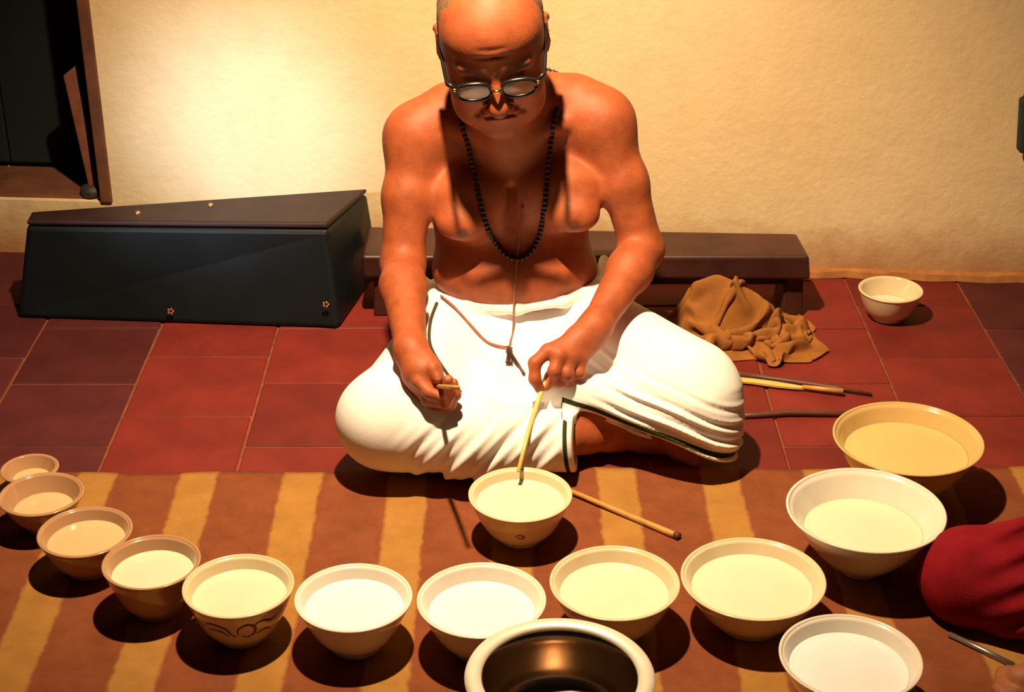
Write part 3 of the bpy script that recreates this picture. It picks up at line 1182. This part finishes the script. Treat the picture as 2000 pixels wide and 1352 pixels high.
# ---- short grey hair round the sides and back of the head
fh = Field(HC - .14, HC + .14, .0028)
fh.ell(hw((0, .012, .035)), (.0805 * HS, .1005 * HS, .0865 * HS), .0, 'add', HR)
fh.ell(hw((0, -.028, -.02)), (.0795 * HS, .062 * HS, .070 * HS), .02, 'add', HR)
gX, gY, gZ = fh.grid()
lx = (HR[0, 0] * (gX - HC[0]) + HR[1, 0] * (gY - HC[1]) + HR[2, 0] * (gZ - HC[2])) / HS
ly = (HR[0, 1] * (gX - HC[0]) + HR[1, 1] * (gY - HC[1]) + HR[2, 1] * (gZ - HC[2])) / HS
lz = (HR[0, 2] * (gX - HC[0]) + HR[1, 2] * (gY - HC[1]) + HR[2, 2] * (gZ - HC[2])) / HS
nz_ = sin_noise(lx, ly, lz, 260, 3) * .0016
cut = np.maximum.reduce([
    (.052 + .22 * np.maximum(-ly, 0) + .004 * sin_noise(lx, ly, lz, 90, 5)) - np.abs(lx) - .5 * np.maximum(ly - .03, 0) + 0 * lz,
    -.060 - ly + .0 * lx + .35 * np.maximum(.0 - lz, 0) * 2,
    -.03 - lz + 0.5 * np.maximum(-ly, 0),
])
fh.d = np.maximum(fh.d + nz_, cut).astype(np.float32)
hair_me, hv = fh.mesh('hair')
hair_me.vertices.foreach_set('co', (hv - MO).ravel())
link('hair', hair_me, 'hair', man)

# ---- the white waist cloth
fd = Field((-0.40, 2.22, -0.004), (0.52, 2.97, 0.25), .0032)
fd.ell((0.01, 2.795, .105), (.168, .130, .118), .03)
fd.ell((0.0, 2.745, .140), (.160, .122, .062), .03)
fd.cone((-.08, 2.77, .10), (-.208, 2.385, .110), .098, .074, .04)
fd.cone((.09, 2.77, .105), (.300, 2.455, .128), .100, .084, .04)
fd.ell((0.01, 2.58, .075), (.15, .15, .070), .05)
fd.cone((.09, 2.450, .130), (.300, 2.410, .105), .026, .056, .06)
fd.cone((.300, 2.43, .11), (.322, 2.405, .060), .078, .062, .05)
# hem of the left side: everything below the hem plane is open
A_ = np.array((.074, 2.410, .117))
B_ = np.array((.376, 2.335, .044))
nrm = np.cross(B_ - A_, np.array((0.05, 1.0, -.22)))
nrm = nrm / np.linalg.norm(nrm)
if nrm[2] > 0:
    nrm = -nrm


def hemdist(x, y, z):
    """height over the hem plane"""
    return -((x - A_[0]) * nrm[0] + (y - A_[1]) * nrm[1] + (z - A_[2]) * nrm[2])


X_, Y_, Z_ = fd.grid()
hd = hemdist(X_, Y_, Z_) + .003 * np.sin(X_ * 38 + 1) * smooth01(X_, .1, .2)
cutl = -hd
side = (.062 - X_)
open_ = np.minimum(-cutl * 1.0, 1.0)
sub = np.maximum(hd, side + 0 * Z_)          # negative inside the removed wedge
sub = np.maximum(sub, Y_ - 2.62)
fd.d = np.maximum(fd.d, -sub).astype(np.float32)
# right shin sleeve with its cuff, lap gathers
cn = np.array((.98, -.12, .10))
cn = cn / np.linalg.norm(cn)
cc = float(cn @ np.array((.106, 2.375, .058)))
fd.cone((-.208, 2.380, .108), (-.06, 2.360, .085), .074, .068, .05)
fd.cone((-.07, 2.362, .085), (.16, 2.385, .058), .068, .042, .015, 'add', clip=(cn, cc))
# cuff opening
fd.cone((.080, 2.385, .062), (.17, 2.386, .056), .033, .038, .004, 'sub')
# fold edge that runs from the waist over the lap
FE = [(-.143, 2.700, .190), (-.152, 2.66, .180), (-.155, 2.60, .176), (-.142, 2.555, .165), (-.060, 2.485, .145)]
# waist roll
WR = [(-.165, 2.80, .175), (-.145, 2.70, .183), (-.08, 2.652, .190), (0.01, 2.634, .193), (.09, 2.642, .203), (.155, 2.69, .212), (.172, 2.80, .215)]
fd.chain(WR, [.008, .009, .0085, .008, .0085, .0095, .01], .012)
# pleats and wrinkles pressed into the cloth
fold = np.zeros_like(fd.d)
mL = smooth01(X_, .10, .22) * smooth01(2.60 - Y_, 0, .06)
wr1 = np.sin(hd * 2 * PI / .024 + 5 * sin_noise(X_, Y_, Z_, 12, 21) + X_ * 10)
fold = fold + mL * smooth01(.13 - hd, 0, .09) * (.0030 * wr1 + .002 * np.sin(hd * 2 * PI / .013 + X_ * 25 + 4 * sin_noise(X_, Y_, Z_, 16, 22)))
u = (Z_ * .62 - (X_ + .1) * .75 + (Y_ - 2.4) * .35)
mR = smooth01(X_, -.21, -.11) * smooth01(.10 - X_, 0, .05) * smooth01(2.46 - Y_, 0, .06) * smooth01(.155 - Z_, 0, .05)
fold = fold + mR * (.0042 * np.sin(u * 2 * PI / .048 + 3 * sin_noise(X_, Y_, Z_, 14, 23)) + .002 * np.sin(u * 2 * PI / .021 + 4 * sin_noise(X_, Y_, Z_, 18, 24)))
mC = smooth01(X_, -.10, -.02) * smooth01(.16 - X_, 0, .06) * smooth01(2.60 - Y_, 0, .06) * smooth01(Y_, 2.38, 2.44)
v_ = Y_ * .7 + X_ * .25 - Z_ * .3
fold = fold + mC * .0045 * np.sin(v_ * 2 * PI / .036 + 4 * sin_noise(X_, Y_, Z_, 14, 25))
fold = fold + .0022 * sin_noise(X_, Y_, Z_, 42, 26)
fd.d = (fd.d + fold).astype(np.float32)
dh_me, dv = fd.mesh('dhoti')
att = dh_me.attributes.new('hem', 'FLOAT', 'POINT')
h1 = hemdist(dv[:, 0], dv[:, 1], dv[:, 2]) + .003 * np.sin(dv[:, 0] * 38 + 1) * smooth01(dv[:, 0], .1, .2)
h1 = np.where((dv[:, 0] > .084) & (dv[:, 1] < 2.47), h1 / .024, 5)
h2 = (cc - dv @ cn) / .018
ax_d = np.sqrt((dv[:, 1] - 2.378) ** 2 + (dv[:, 2] - .064) ** 2)
near = (dv[:, 0] > .03) & (dv[:, 0] < .16) & (ax_d < .062)
h2 = np.where(near, h2, 5)
# coloured selvedge along the fold edge
pl = np.array(FE)
dist = np.full(len(dv), 9.0)
for a, b in zip(pl, pl[1:]):
    ab = b - a
    t = np.clip(((dv - a) @ ab) / (ab @ ab), 0, 1)
    dist = np.minimum(dist, np.linalg.norm((dv - a - t[:, None] * ab)[:, :2], axis=1))
up_ok = dv[:, 2] > .10
h3 = np.full(len(dv), 5.0)
hem = np.clip(np.minimum(np.minimum(np.where(h1 > -.2, h1, 5), np.where(h2 > -.3, h2, 5)), h3), 0, 1)
att.data.foreach_set('value', hem.astype(np.float32))
dh_me.vertices.foreach_set('co', (dv - MO).ravel())
dh_me.update()
dh = link('dhoti', dh_me, 'dhoti', man)
dh['label'] = 'white cotton waist cloth with a dark green border stripe'

# coloured selvedge where the cloth is folded over at the hip
bp = []
for v in catmull([(-.138, 2.655, 0), (-.145, 2.60, 0), (-.147, 2.55, 0), (-.143, 2.50, 0), (-.125, 2.468, 0), (-.100, 2.455, 0), (-.075, 2.448, 0)], 5):
    tz = fd.top_z(v.x, v.y)
    bp.append(Vector((v.x, v.y, (tz if tz else .15))) - Vector(MO))
for _ in range(4):
    bp = [bp[0]] + [(bp[i - 1] + bp[i] * 2 + bp[i + 1]) / 4 for i in range(1, len(bp) - 1)] + [bp[-1]]
tube('fold_edge', [v + Vector((-.003, -.003, .001)) for v in bp], .0042, 'white_plain', dh, 8)
tube('border_stripe', [v + Vector((.003, .002, .001)) for v in bp], .0030, 'stripe', dh, 8)

# ---- beaters in his hands
stick('held_beater', [(.082, 2.490, .182), (.052, 2.420, .152), (.028, 2.330, .122), (.010, 2.235, .098)], [.0036, .0042, .0038, .0032], 'pale_bamboo',
      'pale thin beater held over the near bowl by the hand at right')
stick('held_stick', [(-.137, 2.387, .176), (-.117, 2.322, .204), (-.098, 2.235, .250), (-.080, 2.148, .296)], [.0036, .0038, .0036, .003], 'bamboo',
      'thin stick gripped in the fist resting on the cloth')

# ---- glasses
gl = empty('eyeglasses', hw((0, -.108, 0)))
tag(gl, 'black framed glasses low on the man\'s nose', 'glasses')
GO = hw((0, -.108, 0))


def hl(p):
    return Vector(hw(p) - GO)


for s in (-1, 1):
    cxg = s * .0335
    ring = []
    for k in range(29):
        a = 2 * PI * k / 28
        ca_, sa_ = math.cos(a), math.sin(a)
        ex = .0255 * math.copysign(abs(ca_) ** .75, ca_)
        ez = .0165 * math.copysign(abs(sa_) ** .75, sa_)
        ring.append(hl((cxg + ex, -.1085 + .10 * abs(cxg + ex) ** 1.3, -.004 + ez)))
    tube('rim', ring, [.0030 + (.0016 if r.z > 0.004 else 0) for r in ring], 'spectacle', gl, 8)
    bm = bmesh.new()
    cen = bm.verts.new(hl((cxg, -.110 + .10 * abs(cxg) ** 1.3, -.004)))
    vs_ = [bm.verts.new(p) for p in ring[:-1]]
    for k in range(28):
        bm.faces.new((cen, vs_[k], vs_[(k + 1) % 28]))
    from_bm('lens', bm, 'lens', gl, True)
    tube('temple', [hl((s * .061, -.103, .004)), hl((s * .072, -.092, .004)), hl((s * .0775, -.05, .006)), hl((s * .082, .0, .018)), hl((s * .088, .02, .012))], [.004, .004, .003, .002, .002], 'spectacle', gl, 8)
    bmh = bmesh.new()
    bmesh.ops.create_icosphere(bmh, subdivisions=2, radius=.0032, matrix=Matrix.Translation(hl((s * .062, -.1065, .004))))
    from_bm('hinge', bmh, 'metal_gold', gl, True)
tube('bridge', catmull([hl((-.010, -.1090, .001)), hl((0, -.1195, .005)), hl((.010, -.1090, .001))], 5), .0030, 'metal_gold', gl, 8)


# ---- bead necklace
def drape(path, r):
    out = []
    for X, Z in path:
        y = fb.front_y(X, Z)
        out.append((X, (y if y is not None else 2.66) - r, Z))
    return out


neck_c = [(-.095, 2.775, .575), (-.098, 2.735, .560)]
pathN = [(-.090, .530), (-.078, .490), (-.068, .440), (-.055, .390), (-.043, .345), (-.030, .308), (-.012, .288), (.010, .281), (.030, .288), (.045, .308), (.053, .345), (.057, .390), (.062, .440), (.068, .490), (.074, .530)]
dr = drape(pathN, .004)
full = [(0.0, 2.815, .585), (-.06, 2.805, .580), (-.095, 2.765, .566)] + dr + [(.088, 2.765, .572), (.055, 2.805, .582), (0.0, 2.815, .585)]
sp_ = catmull(full, 10)
# smooth the drape a little so the strand hangs clear of creases
for _ in range(6):
    q = [v.copy() for v in sp_]
    for i in range(1, len(sp_) - 1):
        m = (q[i - 1] + q[i + 1]) / 2
        sp_[i].y = min(q[i].y, m.y)
nk = empty('bead_necklace', sp_[0])
tag(nk, 'long strand of dark seed beads hanging on the man\'s chest', 'necklace')
O_ = sp_[0].copy()
tube('thread', [v - O_ for v in sp_], .0012, 'cord', nk, 6)
bmb = bmesh.new()
bmesh.ops.create_icosphere(bmb, subdivisions=2, radius=.0050)
for v in bmb.verts:
    v.co *= 1 + .12 * math.sin(v.co.x * 1900) * math.sin(v.co.z * 1700)
bead_me = bpy.data.meshes.new('bead')
bmb.to_mesh(bead_me)
bmb.free()
bead_me.materials.append(M['bead'])
bead_me.polygons.foreach_set('use_smooth', [True] * len(bead_me.polygons))
acc = 0.0
for a, b in zip(sp_, sp_[1:]):
    Ls = (b - a).length
    while acc < Ls:
        p = a.lerp(b, acc / Ls)
        o = bpy.data.objects.new('bead', bead_me)
        COL.objects.link(o)
        o.parent = nk
        o.location = p - O_
        o.rotation_euler = (random.random() * 6, random.random() * 6, 0)
        o.scale = (1, 1, 1)
        acc += .0092
    acc -= Ls


# ---- cord with keys
def front(X, Z):
    return fb.front_y(X, Z) or 2.62


pc = [(.018, .375), (.014, .33), (.010, .29), (.006, .25), (.004, .225)]
c1 = [(X, front(X, Z) - .003, Z) for X, Z in pc]
for i in range(1, len(c1)):
    c1[i] = (c1[i][0], min(c1[i][1], c1[i - 1][1] + .004), c1[i][2])


def lap(X, Y, off=.004):
    z = fd.top_z(X, Y)
    return (X, Y, (z if z else .15) + off)


c1 += [lap(.002, c1[-1][1] - .012), lap(-.002, 2.595), lap(-.005, 2.565)]
key_p = Vector(c1[-1])
kc = empty('key_cord', key_p)
tag(kc, 'thin cotton cord with dark keys hanging from chest to lap', 'cord')
tube('cord', [v - key_p for v in catmull(c1, 6)], .0019, 'cord', kc, 7)
c2 = [lap(X, Y) for X, Y in ((-.128, 2.675), (-.105, 2.640), (-.075, 2.606), (-.045, 2.582), (-.020, 2.569))] + [tuple(key_p)]
tube('waist_loop', [v - key_p for v in catmull(c2, 6)], .0022, 'cord', kc, 7)
# three keys: ring bow, shank and bit
for i, (dx, dz, lng, dy) in enumerate(((-.004, 0, 1.0, -.050), (.004, 0, .9, -.046), (.026, 0, 1.2, -.075))):
    bm = bmesh.new()
    a = Vector((0, -.004 - .003 * i, -.002))
    tz = fd.top_z(key_p.x + dx, key_p.y + dy)
    b = Vector((dx, dy, (tz if tz else .12) + .006 - key_p.z))
    d = (b - a)
    mid_ = Vector(lap(key_p.x + dx * .5, key_p.y + dy * .5, .006)) - key_p
    bm_tube(bm, [a, mid_, b], [.0034, .0030, .0026], 8)
    sdir = d.normalized().cross(Vector((0, 1, 0))).normalized()
    n = 12
    ringp = [a + d.normalized() * (.004 * math.sin(2 * PI * k / n)) + sdir * .0055 * math.cos(2 * PI * k / n) for k in range(n + 1)]
    bm_tube(bm, ringp, .0018, 6, False)
    if i < 2:
        for t in (.80, .95):
            bm_tube(bm, [a + d * t, a + d * t + sdir * (.008 if i == 0 else -.008)], .0024, 6)
    from_bm('key', bm, 'key', kc, True)

# ================================================================== CRUMPLED CLOTH ON THE BENCH
clo = empty('crumpled_cloth', (0.45, 2.9, 0))
tag(clo, 'crumpled ochre brown cloth heaped between bench and knee', 'cloth')


def drop_sheet(n, wide, deep, seed, steps=50):
    """let a crumpled square of cloth fall onto the floor: point masses, distance constraints, friction, self contact"""
    u = np.linspace(-.5, .5, n)
    U, W_ = np.meshgrid(u, u, indexing='ij')

    def wav(sc, sd):
        q = np.random.default_rng(sd)
        o = 0
        for _ in range(6):
            th, f = q.uniform(0, 6.28), sc * q.uniform(.6, 1.5)
            o = o + np.sin((U * math.cos(th) + W_ * math.sin(th)) * f + q.uniform(0, 6.28))
        return o / 6
    x = U * .30 + .03 * wav(9, seed)
    y = W_ * .19 + .025 * wav(9, seed + 1)
    z = .11 + .10 * wav(13, seed + 2) + .05 * wav(24, seed + 3) - .07 * U + .05 * W_
    p = np.stack([x, y, z - z.min() + .02], -1)
    vel = np.zeros_like(p)
    hx, hy = wide / (n - 1), deep / (n - 1)
    rest_d = math.hypot(hx, hy)
    dt = 1 / 60
    near_rest = .015
    idx = np.arange(n * n)
    gi, gj = idx // n, idx % n
    neigh = (np.abs(gi[:, None] - gi[None, :]) <= 2) & (np.abs(gj[:, None] - gj[None, :]) <= 2)

    def ground(gx_, gy_):
        return .004 + .062 * np.exp(-((gx_ + .07) / .07) ** 2 - ((gy_ - .045) / .05) ** 2) + .045 * np.exp(-((gx_ - .02) / .07) ** 2 - ((gy_ - .02) / .045) ** 2)

    def pull(A, B, rest, k, soft=.5):
        d = B - A
        ln = np.linalg.norm(d, axis=-1, keepdims=True) + 1e-9
        c = d * (k * .5 * (ln - rest) / ln) * np.where(ln > rest, 1.0, soft)
        A += c
        B -= c
    for st in range(steps):
        old = p.copy()
        vel[..., 2] -= 9.8 * dt * .6
        vel *= .97
        p = p + vel * dt
        for it in range(7):
            for s0 in (0, 1):
                pull(p[s0:n - 1:2], p[s0 + 1:n:2], hx, .9)
                pull(p[:, s0:n - 1:2], p[:, s0 + 1:n:2], hy, .9)
                pull(p[s0:n - 1:2, :-1], p[s0 + 1:n:2, 1:], rest_d, .25)
                pull(p[s0:n - 1:2, 1:], p[s0 + 1:n:2, :-1], rest_d, .25)
            for s0 in range(4):
                m = (n - s0) // 4 * 4
                a_, b_ = p[s0:n - 2:4], p[s0 + 2:n:4]
                k_ = min(len(a_), len(b_))
                pull(a_[:k_], b_[:k_], hx * 2, .2, 1.0)
                a_, b_ = p[:, s0:n - 2:4], p[:, s0 + 2:n:4]
                k_ = min(a_.shape[1], b_.shape[1])
                pull(a_[:, :k_], b_[:, :k_], hy * 2, .2, 1.0)
            gz = ground(p[..., 0], p[..., 1])
            low = p[..., 2] < gz
            p[..., 2] = np.maximum(p[..., 2], gz)
            p[low, 0] = old[low, 0] * .35 + p[low, 0] * .65
            p[low, 1] = old[low, 1] * .35 + p[low, 1] * .65
        if st % 2 == 0:
            f = p.reshape(-1, 3).astype(np.float32)
            d2 = ((f ** 2).sum(1)[:, None] + (f ** 2).sum(1)[None, :] - 2 * f @ f.T)
            ii, jj = np.where((d2 < near_rest ** 2) & ~neigh)
            if len(ii):
                dv_ = f[ii] - f[jj]
                ln = np.linalg.norm(dv_, axis=1, keepdims=True) + 1e-6
                acc_ = np.zeros_like(f)
                cnt_ = np.zeros(len(f))
                np.add.at(acc_, ii, dv_ / ln * (near_rest - ln) * .5)
                np.add.at(cnt_, ii, 1)
                p = (f + acc_ / np.maximum(cnt_, 1)[:, None]).reshape(n, n, 3).astype(float)
                p[..., 2] = np.maximum(p[..., 2], ground(p[..., 0], p[..., 1]))
        vel = (p - old) / dt
    return p


NS = 46
sp3 = drop_sheet(NS, .58, .48, 1).reshape(-1, 3)
lo_, hi_ = sp3.min(0), sp3.max(0)
sp3 = (sp3 - lo_) / (hi_ - lo_) * np.array((0.335, 0.230, 0.135)) + np.array((0.285 - 0.45, 2.775 - 2.9, 0.003))
cm = bpy.data.meshes.new('cloth_sheet')
cm.from_pydata(sp3.tolist(), [], [(i * NS + j, (i + 1) * NS + j, (i + 1) * NS + j + 1, i * NS + j + 1) for i in range(NS - 1) for j in range(NS - 1)])
cs = link('cloth_sheet', cm, 'brown_cloth', clo, True)
cs.modifiers.new('smooth', 'SUBSURF').render_levels = 2
cs.modifiers['smooth'].levels = 2
cso = cs.modifiers.new('thick', 'SOLIDIFY')
cso.thickness = 0.0022

# ================================================================== THE OTHER SITTER (a knee in red at the right edge)
oth = empty('person', (0.85, 1.95, 0))
tag(oth, 'person in crimson cloth sitting at the right edge, knee in view', 'person')
OO = np.array((0.85, 1.95, 0))
fr2 = Field((.52, 1.62, -.004), (1.35, 2.40, .34), .0045)
fr2.cone((.672, 1.995, .068), (1.10, 1.985, .115), .066, .095, .05)
fr2.cone((.672, 1.985, .066), (.95, 1.82, .055), .066, .056, .04)
fr2.ell((1.10, 1.93, .12), (.16, .16, .13), .05)
X_, Y_, Z_ = fr2.grid()
mm = smooth01(X_, .64, .76)
ff = mm * .006 * np.sin((Z_ * 1.1 + Y_ * .75 - X_ * .45) * 2 * PI / .05 + 2.5 * sin_noise(X_, Y_, Z_, 12, 41)) + .002 * sin_noise(X_, Y_, Z_, 40, 42)
fr2.d = (fr2.d + ff).astype(np.float32)
fr2.d = np.maximum(fr2.d, -(Z_ - RZ) + 0 * X_).astype(np.float32)
rm, rv = fr2.mesh('red_cloth')
rm.vertices.foreach_set('co', (rv - OO).ravel())
link('crimson_garment', rm, 'red_cloth', oth)
# bare foot of the sitter just in the corner of the picture
ff2 = Field((.62, 1.66, .0), (1.02, 1.90, .16), .003)
FO = np.array((-.035, 0, .004))
ff2.chain([np.array(q_) + FO for q_ in ((.93, 1.81, .055), (.86, 1.80, .045), (.78, 1.795, .032), (.735, 1.795, .024))], [.038, .036, .032, .024], .02)
for i in range(5):
    yy = 1.775 + .012 * i
    ff2.chain([np.array(q_) + FO for q_ in ((.74, yy, .020), (.712 + .004 * abs(i - 1), yy, .018), (.700 + .005 * abs(i - 1), yy, .017))], [.0095, .0088, .0098] if i else [.012, .011, .012], .006)
fm, fv = ff2.mesh('foot')
ta = fm.color_attributes.new('tint', 'FLOAT_COLOR', 'POINT')
ta.data.foreach_set('color', np.tile(np.array([.34, .12, .05, 1.0]), (len(fv), 1)).ravel())
fm.vertices.foreach_set('co', (fv - OO).ravel())
link('body', fm, 'skin', oth)
stick('steel_rod', [(.632, 1.925, RZ + .004), (.67, 1.888, RZ + .004), (.705, 1.853, RZ + .004)], .0042, 'nail', 'short grey rod on the rug beside the sitter\'s foot')

# ================================================================== DARK THING HANGING AT THE RIGHT EDGE
pb = empty('hanging_pouch', (1.055, 3.155, .30))
tag(pb, 'small dark pouch hanging on the wall at the right edge', 'pouch')
bm = bmesh.new()
bm_hexa(bm, [(-.028, -.018, .0), (.030, -.018, .0), (.030, .012, .0), (-.028, .012, .0)], [(-.038, -.012, .115), (.038, -.012, .115), (.038, .012, .115), (-.038, .012, .115)], 0.008, 3)
from_bm('pouch_body', bm, 'dark_teal', pb)
tube('strap', [(-.03, 0, .11), (-.012, .008, .17), (0, .012, .20), (.012, .008, .17), (.03, 0, .11)], .003, 'dark_teal', pb, 8)
